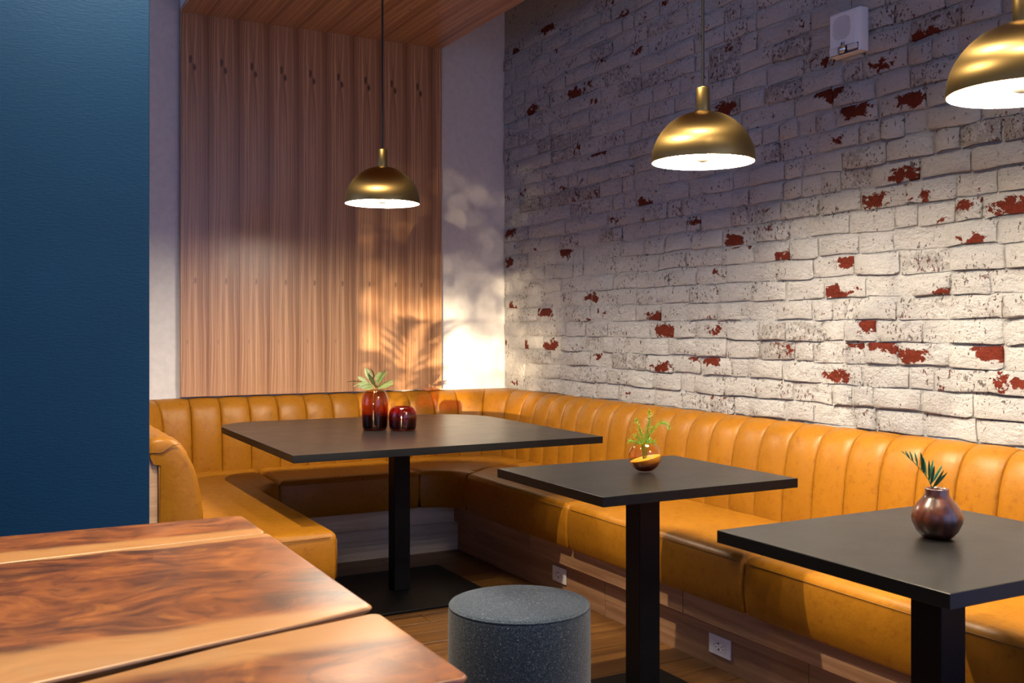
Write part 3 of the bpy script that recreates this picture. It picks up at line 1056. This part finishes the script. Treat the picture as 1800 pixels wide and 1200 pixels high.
# ------------------------------------------------------------------ pouf stool
pf = empty('felt_stool', (1.452, 2.642, 0))
tag(pf, 'round speckled grey felt drum stool standing beside the tables', 'stool')
bm = bmesh.new()
prof = [(.20, 0), (.208, .006), (.211, .02), (.213, .15), (.213, .30), (.212, .405)]
for k in range(1, 6):
    a = PI / 2 * k / 5
    prof.append((.212 - .018 * (1 - math.cos(a)), .405 + .018 * math.sin(a)))
prof += [(.17, .4265), (.10, .430), (0, .431)]
lathe(bm, prof, 72, cap_lo=True)
mobj('drum', bm, 'felt', pf, smooth=True)
bm = bmesh.new()
tube(bm, [(.2085 * math.cos(2 * PI * k / 72), .2085 * math.sin(2 * PI * k / 72), .4165) for k in range(72)], .003, 6, closed=True)
mobj('top_seam', bm, 'felt', pf, smooth=True)

# ------------------------------------------------------------------ pendant lamps
def pendant(x, y, zr, label):
    t = empty('pendant_lamp', (x, y, zr))
    tag(t, label, 'lamp', 'brass dome pendant lamps')
    R = .175
    bm = bmesh.new()
    out = []
    for k in range(0, 19):
        a = PI / 2 * k / 18
        if math.cos(a) * R < .022: break
        out.append((R * math.cos(a), R * .985 * math.sin(a)))
    out.append((.022, R * .985 + .0005))
    lathe(bm, [(R - .0035, -.001), (R, 0)] + out[1:], 64)
    mobj('shade', bm, 'brushed_brass', t, smooth=True, angle=60)
    bm = bmesh.new()
    inn = [((R - .0035) * math.cos(PI / 2 * k / 16), -.001 + (R - .0035) * .98 * math.sin(PI / 2 * k / 16)) for k in range(16)] + [(0, (R - .0035) * .98)]
    lathe(bm, inn, 64)
    mobj('shade_lining', bm, 'shade_white', t, smooth=True)
    bm = bmesh.new()
    zt = R * .985
    lathe(bm, [(.0225, zt - .004), (.0225, zt + .078), (.0215, zt + .080), (.006, zt + .080)], 32, cap_hi=True)
    mobj('neck', bm, 'brushed_brass', t, smooth=True, angle=40)
    bm = bmesh.new()
    top = (2.95 if (1.02 < x < 2.57 and y > 3.0) else ZC) - zr
    lathe(bm, [(.0045, zt + .079), (.0045, top)], 10)
    mobj('cord', bm, 'cord_black', t, smooth=True)
    bm = bmesh.new()
    lathe(bm, [(.06, top - .03), (.06, top - .001)], 32, cap_lo=True, cap_hi=True)
    mobj('ceiling_rose', bm, 'brushed_brass', t, smooth=True, angle=40)
    bm = bmesh.new()
    zb = .045
    rb_ = .045
    lathe(bm, [(0 if k in (0, 14) else rb_ * math.sin(PI * k / 14), zb - rb_ * math.cos(PI * k / 14)) for k in range(15)], 28)
    b = mobj('bulb', bm, 'bulb_glow', t, smooth=True)
    bm = bmesh.new()
    lathe(bm, [(.0452, .016), (.158, .016), (.158, .018), (.0452, .018)], 48)
    mobj('diffuser', bm, 'diffuser_glow', t)  # added glowing disc, stands in for lamplight thrown back by the lining
    bm = bmesh.new()
    rc = rb_ + .0012
    lathe(bm, [(0 if k == 0 else rc * math.sin(1.2 * k / 6), zb - rc * math.cos(1.2 * k / 6)) for k in range(7)], 28)
    q = mobj('bulb_cap', bm, 'bulb_grey', t, smooth=True); q.parent = b
    bm = bmesh.new()
    lathe(bm, [(.018, zb + .038), (.018, R * .97)], 20, cap_lo=True)
    mobj('lamp_holder', bm, 'shade_white', t, smooth=True, angle=40)
    return t
pendant(1.700, 4.418, 1.815, 'brass dome pendant lamp hanging in front of the wooden wall panel')
pendant(2.199, 2.706, 1.803, 'brass dome pendant lamp hanging in front of the brick wall, fully in view')
pendant(2.262, 1.570, 1.815, 'brass dome pendant lamp cut off by the right edge of the photo')

# ------------------------------------------------------------------ recessed ceiling downlights above the aisle
def downlight(x, y, power, label, cone=104):
    t = empty('ceiling_downlight', (x, y, ZC))
    tag(t, label, 'ceiling light', 'recessed ceiling downlights')
    bm = bmesh.new()
    lathe(bm, [(.034, -.004), (.048, -.006), (.052, -.001), (.034, -.001)], 32)
    mobj('trim_ring', bm, 'white_plastic', t, smooth=True, angle=40)
    ld = bpy.data.lights.new('downlight', 'SPOT')
    ld.energy = power
    ld.color = (1, .82, .57)
    ld.spot_size = math.radians(cone)
    ld.spot_blend = .55
    ld.shadow_soft_size = .028
    lo = bpy.data.objects.new('downlight_lamp', ld)
    C.objects.link(lo)
    lo.parent = t
    lo.location = (0, 0, -.03)
DL = 125
downlight(1.50, 3.30, DL, 'recessed downlight in the ceiling above the gap between the large and the middle table')
downlight(1.50, 2.12, DL, 'recessed downlight in the ceiling above the gap between the two small tables')
downlight(1.50, .94, DL, 'recessed downlight in the ceiling on the near side of the nearest table')
downlight(.46, 2.90, DL * 3.2, 'recessed downlight in the ceiling in front of the left bench end', 122)
downlight(.05, 1.70, DL * .35, 'recessed downlight in the ceiling above the slab table')

# ------------------------------------------------------------------ vases and plants
VT = TZ
def vase(name, label, prof, mat, loc, n=48):
    bm = bmesh.new()
    lathe(bm, prof, n)
    o = mobj(name, bm, mat, None, loc, smooth=True)
    return tag(o, label, 'vase')
v1 = (1.694, 4.500, VT)
vase('glass_vase', 'tall amber glass vase shading to dark red, holding sage leaves',
     [(0, .002), (.048, .001), (.055, .004), (.0595, .02), (.062, .07), (.0635, .115), (.062, .145), (.056, .168), (.046, .184), (.035, .1905), (.0335, .188), (.044, .181), (.0535, .166), (.0592, .145), (.0606, .115), (.059, .07), (.056, .02), (.050, .009), (0, .009)], 'amber_glass_tall', v1)
v2 = (1.806, 4.428, VT)
vase('glass_vase', 'short squat dark red glass vase beside the taller amber one',
     [(0, .002), (.052, .001), (.061, .005), (.064, .02), (.0665, .06), (.064, .085), (.055, .104), (.042, .112), (.036, .110), (.050, .102), (.060, .085), (.0635, .06), (.061, .02), (.055, .009), (0, .009)], 'red_glass_low', v2)
v3 = (2.008, 2.776, VT)
RB = .0555
prof = [(0, .0015)] + [(RB * math.sin(a), .053 - RB * .95 * math.cos(a)) for a in [.42 + (2.62 - .42) * k / 24 for k in range(25)]]
prof += [(q[0] - .0016 if q[0] > .002 else 0, q[1] + .0005) for q in reversed(prof[1:])] + [(0, .005)]
gv = empty('ball_vase', v3)
tag(gv, 'small round amber glass ball vase with yellow sand inside', 'vase')
bm = bmesh.new(); lathe(bm, prof, 48)
mobj('glass_ball', bm, 'amber_glass_ball', gv, smooth=True)
bm = bmesh.new()
lathe(bm, [(0, .013)] + [((RB - .003) * math.sin(a), .053 - (RB * .95 - .003) * math.cos(a)) for a in [.55 + (2.4 - .55) * k / 18 for k in range(19)]], 40, cap_hi=True)
nrm = Vector((-.21, .12, 1)).normalized()
bmesh.ops.bisect_plane(bm, geom=bm.verts[:] + bm.edges[:] + bm.faces[:], plane_co=(0, 0, .046), plane_no=nrm, clear_outer=True)
bmesh.ops.holes_fill(bm, edges=[e for e in bm.edges if e.is_boundary])
bmesh.ops.bisect_plane(bm, geom=bm.verts[:] + bm.edges[:] + bm.faces[:], plane_co=(0, 0, .026), plane_no=-nrm, clear_outer=True)
bmesh.ops.holes_fill(bm, edges=[e for e in bm.edges if e.is_boundary])
mobj('sand', bm, 'sand', gv)
v4 = (1.990, 1.598, VT)
vase('wooden_vase', 'dark turned wooden pear-shaped vase holding one palm frond',
     [(0, .001), (.030, .001), (.036, .004), (.046, .016), (.0555, .036), (.057, .048), (.053, .064), (.043, .080), (.032, .092), (.0265, .101), (.0262, .112), (.0255, .114), (.021, .114), (.019, .108), (.019, .06), (0, .055)], 'turned_wood', v4)

def leaf_mesh(bm, base, direction, length, width, bend=.0, up=(0, 0, 1), curl=.15, seg=6):
    """a pointed oval leaf with a folded midrib, as a strip of quads with thickness"""
    d = Vector(direction).normalized()
    u = Vector(up)
    s = d.cross(u)
    if s.length < .05: s = d.cross(Vector((1, .3, 0)))
    s.normalize()
    nrm_ = s.cross(d).normalized()
    base = Vector(base)
    rows = []
    for k in range(seg + 1):
        t_ = k / seg
        w = width * .5 * (math.sin(PI * min(1, t_ * .92 + .06)) ** .8)
        if k == seg: w = width * .02
        p = base + d * (length * t_) - nrm_ * (bend * length * t_ * t_)
        rows.append([bm.verts.new(p - s * w + nrm_ * (curl * w)), bm.verts.new(p), bm.verts.new(p + s * w + nrm_ * (curl * w))])
    for a, b in zip(rows, rows[1:]):
        bm.faces.new((a[0], a[1], b[1], b[0])); bm.faces.new((a[1], a[2], b[2], b[1]))
    r = bmesh.ops.solidify(bm, geom=bm.faces[:], thickness=.0006)

def local_dir(right, up_, toward):
    """direction given as seen by the photographer: right, up, towards the viewer"""
    return Vector((rgt.x * right - fwd.x * toward, rgt.y * right - fwd.y * toward, up_))

# sage in the tall vase
sg = empty('sage_sprig', (v1[0], v1[1], VT + .010))
tag(sg, 'sprig of broad grey-green sage leaves standing in the tall amber vase', 'plant')
zt = .186
bm = bmesh.new()
tube(bm, [(.012, 0, .012), (.004, .002, .09), (.010, 0, .18), (.020, -.01, .215)], .0022, 6)
mobj('stem', bm, 'stem_brown', sg, smooth=True)
bm = bmesh.new()
tube(bm, [(-.02, 0, .012), (-.008, .002, .09), (-.004, 0, .18), (-.03, .012, .222)], .0022, 6)
mobj('stem', bm, 'stem_brown', sg, smooth=True)
def off(right, up_, toward=0):
    d = local_dir(right, 0, toward); return (d.x, d.y, up_)
rf2 = random.Random(2)
for (o_, d_, L, W, bnd, cu) in (
    (off(-.055, .215), local_dir(-1, .12, .2), .072, .030, .10, .25),
    (off(-.030, .218, .01), local_dir(-.85, -.18, .5), .070, .024, .12, .3),
    (off(-.040, .212, -.01), local_dir(-.8, .55, -.2), .050, .024, .1, .3),
    (off(-.012, .205, .02), local_dir(-.75, -.05, .7), .065, .030, .2, .2),
    (off(-.020, .225), local_dir(-.35, .9, .2), .055, .030, .35, .4),
    (off(-.008, .232, .0), local_dir(.12, 1, -.1), .042, .030, .5, .5),
    (off(.002, .200, .01), local_dir(-.35, .75, .5), .062, .022, .15, .3),
    (off(.010, .212, -.01), local_dir(.15, .9, .0), .050, .030, .3, .4),
    (off(.012, .195, .01), local_dir(.62, .78, .1), .080, .024, -.08, .35),
    (off(.020, .192, .0), local_dir(.95, .42, .1), .072, .022, .05, .3),
    (off(.018, .185, .02), local_dir(.92, .30, .3), .075, .016, .0, .3),
    (off(-.005, .192, .03), local_dir(-.5, .05, .8), .055, .028, .25, .2),
    (off(.006, .188, .02), local_dir(.1, .5, .8), .040, .020, .1, .3),
    (off(.016, .205, -.01), local_dir(.45, .9, .0), .066, .022, -.15, .4)):
    bm = bmesh.new()
    leaf_mesh(bm, o_, d_, L * 1.12, W * .95, bnd, up=(-fwd.x + rf2.uniform(-.9, .9), -fwd.y + rf2.uniform(-.9, .9), rf2.uniform(.2, 1.1)), curl=cu)
    mobj('leaf', bm, 'sage_leaf', sg, smooth=True)

# asparagus fern in the ball vase
fg = empty('fern_sprig', (v3[0], v3[1], VT + .045))
tag(fg, 'sprig of bright green needle-leaved fern standing in the ball vase', 'plant')
rf = random.Random(8)
def fpts(lst):
    return [off(*p_) for p_ in lst]
stems = [
    [(-.003, .0), (.001, .045), (.008, .085), (.014, .122), (.016, .160)],
    [(.004, .0), (.006, .05), (.018, .085), (.036, .108), (.058, .122), (.074, .118), (.080, .102)],
    [(-.006, .0), (-.005, .05), (-.012, .085), (-.022, .112), (-.030, .130)],
    [(-.006, .0), (-.008, .05), (-.024, .072), (-.036, .082)],
    [(-.004, .0), (-.012, .050), (-.034, .058), (-.055, .060)],
    [(.003, .0), (.012, .050), (.026, .060), (.036, .058)],
    [(0, .0, .004), (.004, .05, .01), (.010, .066, .03)],
    [(-.002, .0), (-.010, .048, .012), (-.022, .056, .03)]]
nbm = bmesh.new()
for st_ in stems:
    P = [Vector(q) for q in fpts(st_)]
    bm = bmesh.new()
    tube(bm, P, [.0013] * (len(P) - 1) + [.0006], 5)
    mobj('stem', bm, 'fern_leaf', fg, smooth=True)
    for a, b in zip(P, P[1:]):
        L = (b - a).length
        for k in range(int(L / .00075)):
            q = a + (b - a) * rf.random()
            if q.z < .052: continue
            dd = (b - a).normalized()
            rv = Vector((rf.uniform(-1, 1), rf.uniform(-1, 1), rf.uniform(-1, 1)))
            rv = (rv - dd * rv.dot(dd)).normalized()
            nd = (rv + dd * rf.uniform(.15, .9)).normalized()
            ln = rf.uniform(.010, .021)
            sd = nd.cross(Vector((rf.uniform(-1, 1), rf.uniform(-1, 1), rf.uniform(-1, 1)))).normalized() * .0007
            sd2 = nd.cross(sd).normalized() * .0007
            e = q + nd * ln
            vv = [nbm.verts.new(q + sd), nbm.verts.new(q - sd * .5 + sd2), nbm.verts.new(q - sd * .5 - sd2), nbm.verts.new(e)]
            nbm.faces.new((vv[0], vv[1], vv[3])); nbm.faces.new((vv[1], vv[2], vv[3])); nbm.faces.new((vv[2], vv[0], vv[3]))
tag(mobj('needles', nbm, 'fern_leaf', fg), kind='stuff')

# palm frond in the wooden vase
pg = empty('palm_frond', (v4[0], v4[1], VT + .06))
tag(pg, 'single palm frond with narrow dark green leaflets leaning left in the wooden vase', 'plant')
cl_ = [(.003, .0), (-.011, .053), (-.020, .075), (-.033, .093), (-.052, .113), (-.066, .125), (-.078, .137)]
bm = bmesh.new()
P = [off(*q) for q in cl_]
tube(bm, P, [.0014, .0013, .0012, .001, .0009, .0007, .0004], 6)
mobj('stem', bm, 'palm_leaf', pg, smooth=True)
for (o_, d_, L, W) in (
    ((-.011, .055), (.55, .62, .1), .050, .007), ((-.011, .054), (.42, .85, .25), .052, .006), ((-.014, .064), (.48, .70, -.1), .054, .008),
    ((-.015, .064), (.12, .95, .2), .046, .007), ((-.018, .072), (.22, .92, -.1), .052, .008), ((-.019, .074), (-.05, 1, .15), .048, .006),
    ((-.025, .082), (-.10, 1, -.1), .048, .007), ((-.030, .088), (-.20, 1, .1), .052, .0085), ((-.036, .096), (-.12, .8, .3), .030, .005),
    ((-.045, .106), (-.20, .92, 0), .034, .0055), ((-.056, .116), (-.28, .9, 0), .028, .0055), ((-.063, .122), (-.45, .75, 0), .024, .005), ((-.072, .132), (-.75, .6, 0), .016, .003)):
    bm = bmesh.new()
    leaf_mesh(bm, off(*o_), local_dir(*d_), L, W, .04, up=(-fwd.x, -fwd.y, .25), curl=.35)
    mobj('leaflet', bm, 'palm_leaf', pg, smooth=True)

# ------------------------------------------------------------------ wall alarm speaker
sp = empty('alarm_speaker', (3.005, 2.806, 2.375))
tag(sp, 'white alarm speaker with strobe mounted high on the brick wall', 'alarm')
bm = bmesh.new()
box(bm, -.034, .012, -.078, .078, -.084, .084, .006, 2)
mobj('housing', bm, 'white_plastic', sp, smooth=True, angle=40)
boxobj('raised_face', -.0375, -.033, -.052, .070, -.050, .078, 'white_plastic', sp, bev=.0015)
bm = bmesh.new()
for i in range(19):
    for k in range(19):
        yy, zz = -.048 + i * .0053, -.048 + k * .0053
        if abs(yy) ** 3 + abs(zz) ** 3 > .045 ** 3: continue
        c = Vector((-.0379, yy + .012, zz + .022))
        vv = [bm.verts.new(c + Vector((0, .0014 * math.cos(a * PI / 3), .0014 * math.sin(a * PI / 3)))) for a in range(6)]
        bm.faces.new(vv)
r = bmesh.ops.extrude_face_region(bm, geom=bm.faces[:])
for v in r['geom']:
    if isinstance(v, bmesh.types.BMVert): v.co.x -= .0003
tag(mobj('grille', bm, 'dark_hole', sp), kind='stuff')
# strobe at the foot: clear box lens, reflector, small cover
boxobj('strobe_lens', -.046, -.033, -.066, -.022, -.074, -.054, 'clear_plastic', sp, bev=.003, seg=2)
boxobj('strobe_lens', -.046, -.033, .026, .068, -.080, -.052, 'clear_plastic', sp, bev=.003, seg=2)
boxobj('strobe_recess', -.0352, -.0335, -.068, .070, -.081, -.051, 'grey_print', sp)
bm = bmesh.new()
lathe(bm, [(.0, 0), (.016, .004), (.017, .012), (.010, .014)], 20)
q = mobj('reflector', bm, 'silver_cap', sp, (-.036, .003, -.064), smooth=True)
q.rotation_euler = (0, -PI / 2, 0)
# small printed figure and bar
for (y0, y1, z0, z1, r_) in ((.010, .014, -.029, -.025, 0), (.009, .013, -.036, -.029, 0), (.004, .009, -.033, -.0305, .4), (.013, .018, -.033, -.0305, -.4), (.008, .0105, -.0425, -.036, .3), (.0125, .015, -.0425, -.036, -.3), (-.002, .001, -.0425, -.026, 0)):
    bm = bmesh.new()
    w, h = (y1 - y0) / 2, (z1 - z0) / 2
    box(bm, -.0003, .0003, -w, w, -h, h)
    q = mobj('printed_mark', bm, 'grey_print', sp, (-.0378, (y0 + y1) / 2 - .0, (z0 + z1) / 2 - .008))
    q.rotation_euler = (r_, 0, 0)

# ------------------------------------------------------------------ power outlets in the plinth
def outlet(y, z, label):
    t = empty('power_outlet', (XQ - .001, y, z))
    tag(t, label, 'outlet', 'white outlets in the plinth')
    boxobj('cover_plate', -.006, .0, -.0595, .0595, -.0355, .0355, 'white_plastic', t, bev=.002, seg=2)
    boxobj('receptacle', -.0085, -.005, -.034, .034, -.0168, .0168, 'white_plastic', t, bev=.0012)
    for (yy, zz, w, h) in ((.018, .007, .0035, .0014), (.018, -.006, .0035, .0014), (.0275, .0, .0016, .0026), (-.024, .007, .0035, .0014), (-.024, -.006, .0035, .0014), (-.0145, .0, .0016, .0026), (.003, .010, .0045, .0028), (.001, -.011, .0045, .0028)):
        boxobj('socket_slot', -.0089, -.0083, yy - w, yy + w, zz - h, zz + h, 'dark_hole', t)
    for yy in (-.048, .048):
        bm = bmesh.new(); lathe(bm, [(0, .0008), (.0022, .0005), (.0026, 0)], 12)
        q = mobj('screw', bm, 'white_plastic', t, (-.006, yy, 0)); q.rotation_euler = (0, -PI / 2, 0)
    return t
outlet(3.990, .098, 'white power outlet in the plinth just above the felt stool')
outlet(2.862, .084, 'white power outlet in the plinth between the two small tables')

# ------------------------------------------------------------------ potted palm beside the photographer: its leaf shadows fall on the panel
pp = empty('potted_palm', (-.62, 1.55, 0))
tag(pp, 'potted palm whose leaf shadows fall on the wooden panel', 'plant')
bm = bmesh.new()
lathe(bm, [(0, .0), (.13, 0), (.17, .32), (.175, .34), (.16, .34), (.15, .30), (0, .30)], 32)
mobj('pot', bm, 'pot_clay', pp, smooth=True, angle=40)
bm = bmesh.new(); lathe(bm, [(.152, .305), (0, .31)], 24)
mobj('soil', bm, 'soil', pp)
rp = random.Random(5)
def palm(ang, reach, top, z0=.31):
    a = math.radians(ang)
    dirv = Vector((math.cos(a), math.sin(a), 0))
    P = []
    for k in range(11):
        t_ = k / 10
        P.append(dirv * (.03 + reach * t_ ** 1.6) + Vector((0, 0, z0 + (top - z0) * (1 - (1 - t_) ** 1.7) - .22 * max(0, t_ - .7) ** 1 * reach)))
    bm = bmesh.new()
    tube(bm, P, [.007 - .0055 * k / 10 for k in range(11)], 6)
    st_ = mobj('frond_stem', bm, 'palm_leaf', pp, smooth=True)
    bm = bmesh.new()
    side = dirv.cross(Vector((0, 0, 1)))
    for k in range(15):
        t_ = .42 + .57 * k / 14
        i = min(9, int(t_ * 10)); q = P[i].lerp(P[i + 1], t_ * 10 - i)
        dd = (P[i + 1] - P[i]).normalized()
        L = .26 * math.sin(PI * (.15 + .8 * (t_ - .42) / .58)) + .05
        for s_ in (-1, 1):
            d = (side * s_ * .85 + dd * .55 + Vector((0, 0, .12))).normalized()
            w = .019
            n_ = d.cross(dd).normalized()
            ww = n_.cross(d).normalized() * w
            mid_ = q + d * L * .45; e = q + d * L - Vector((0, 0, .10 * L))
            vv = [bm.verts.new(q), bm.verts.new(mid_ - ww), bm.verts.new(e), bm.verts.new(mid_ + ww)]
            bm.faces.new((vv[0], vv[1], vv[3])); bm.faces.new((vv[1], vv[2], vv[3]))
    lf = mobj('leaflets', bm, 'palm_leaf', pp)
    tag(lf, kind='stuff')
for ang, reach, top in ((20, .42, 1.55), (75, .55, 1.35), (130, .6, 1.75), (200, .55, 1.45), (-40, .5, 1.6), (-100, .45, 1.3), (160, .35, 1.15)):
    palm(ang, reach, top)

# ------------------------------------------------------------------ added tree, out of view: its crown is shaped to fade the low sun
tag(boxobj('ground', -14, 8, -14, -6.0, -.2, -.018, 'pot_clay'), kind='structure')
tr = empty('street_tree', (-7.2, -9.0, 0))
tag(tr, 'leafy street tree outside the window that filters the low sun', 'tree')
bm = bmesh.new()
tube(bm, [(.95, 0, -.02), (.93, .02, 1.2), (.90, .0, 2.2), (.7, 0, 3.4)], [.045, .04, .035, .03], 10)
mobj('trunk', bm, 'stem_brown', tr, smooth=True)
rt = random.Random(21)
bm = bmesh.new()
for k in range(26000):
    x_ = rt.uniform(-1.3, 1.9); z_ = rt.uniform(1.2, 4.6)
    keep = max(min(1, max(0, (z_ - 2.10) / .55)) ** 1.3, min(1, max(0, (x_ - .15) / 1.0)) ** 1.2)
    if rt.random() > keep: continue
    c = Vector((x_, rt.uniform(-.9, .9), z_))
    d = Vector((rt.uniform(-1, 1), rt.uniform(-1, 1), rt.uniform(-1, .3))).normalized()
    e = d.cross(Vector((rt.uniform(-1, 1), rt.uniform(-1, 1), rt.uniform(-1, 1)))).normalized()
    L, W = rt.uniform(.07, .11), rt.uniform(.024, .038)
    vv = [bm.verts.new(c - d * L / 2), bm.verts.new(c + e * W), bm.verts.new(c + d * L / 2), bm.verts.new(c - e * W)]
    bm.faces.new(vv)
tag(mobj('crown', bm, 'palm_leaf', tr), kind='stuff')
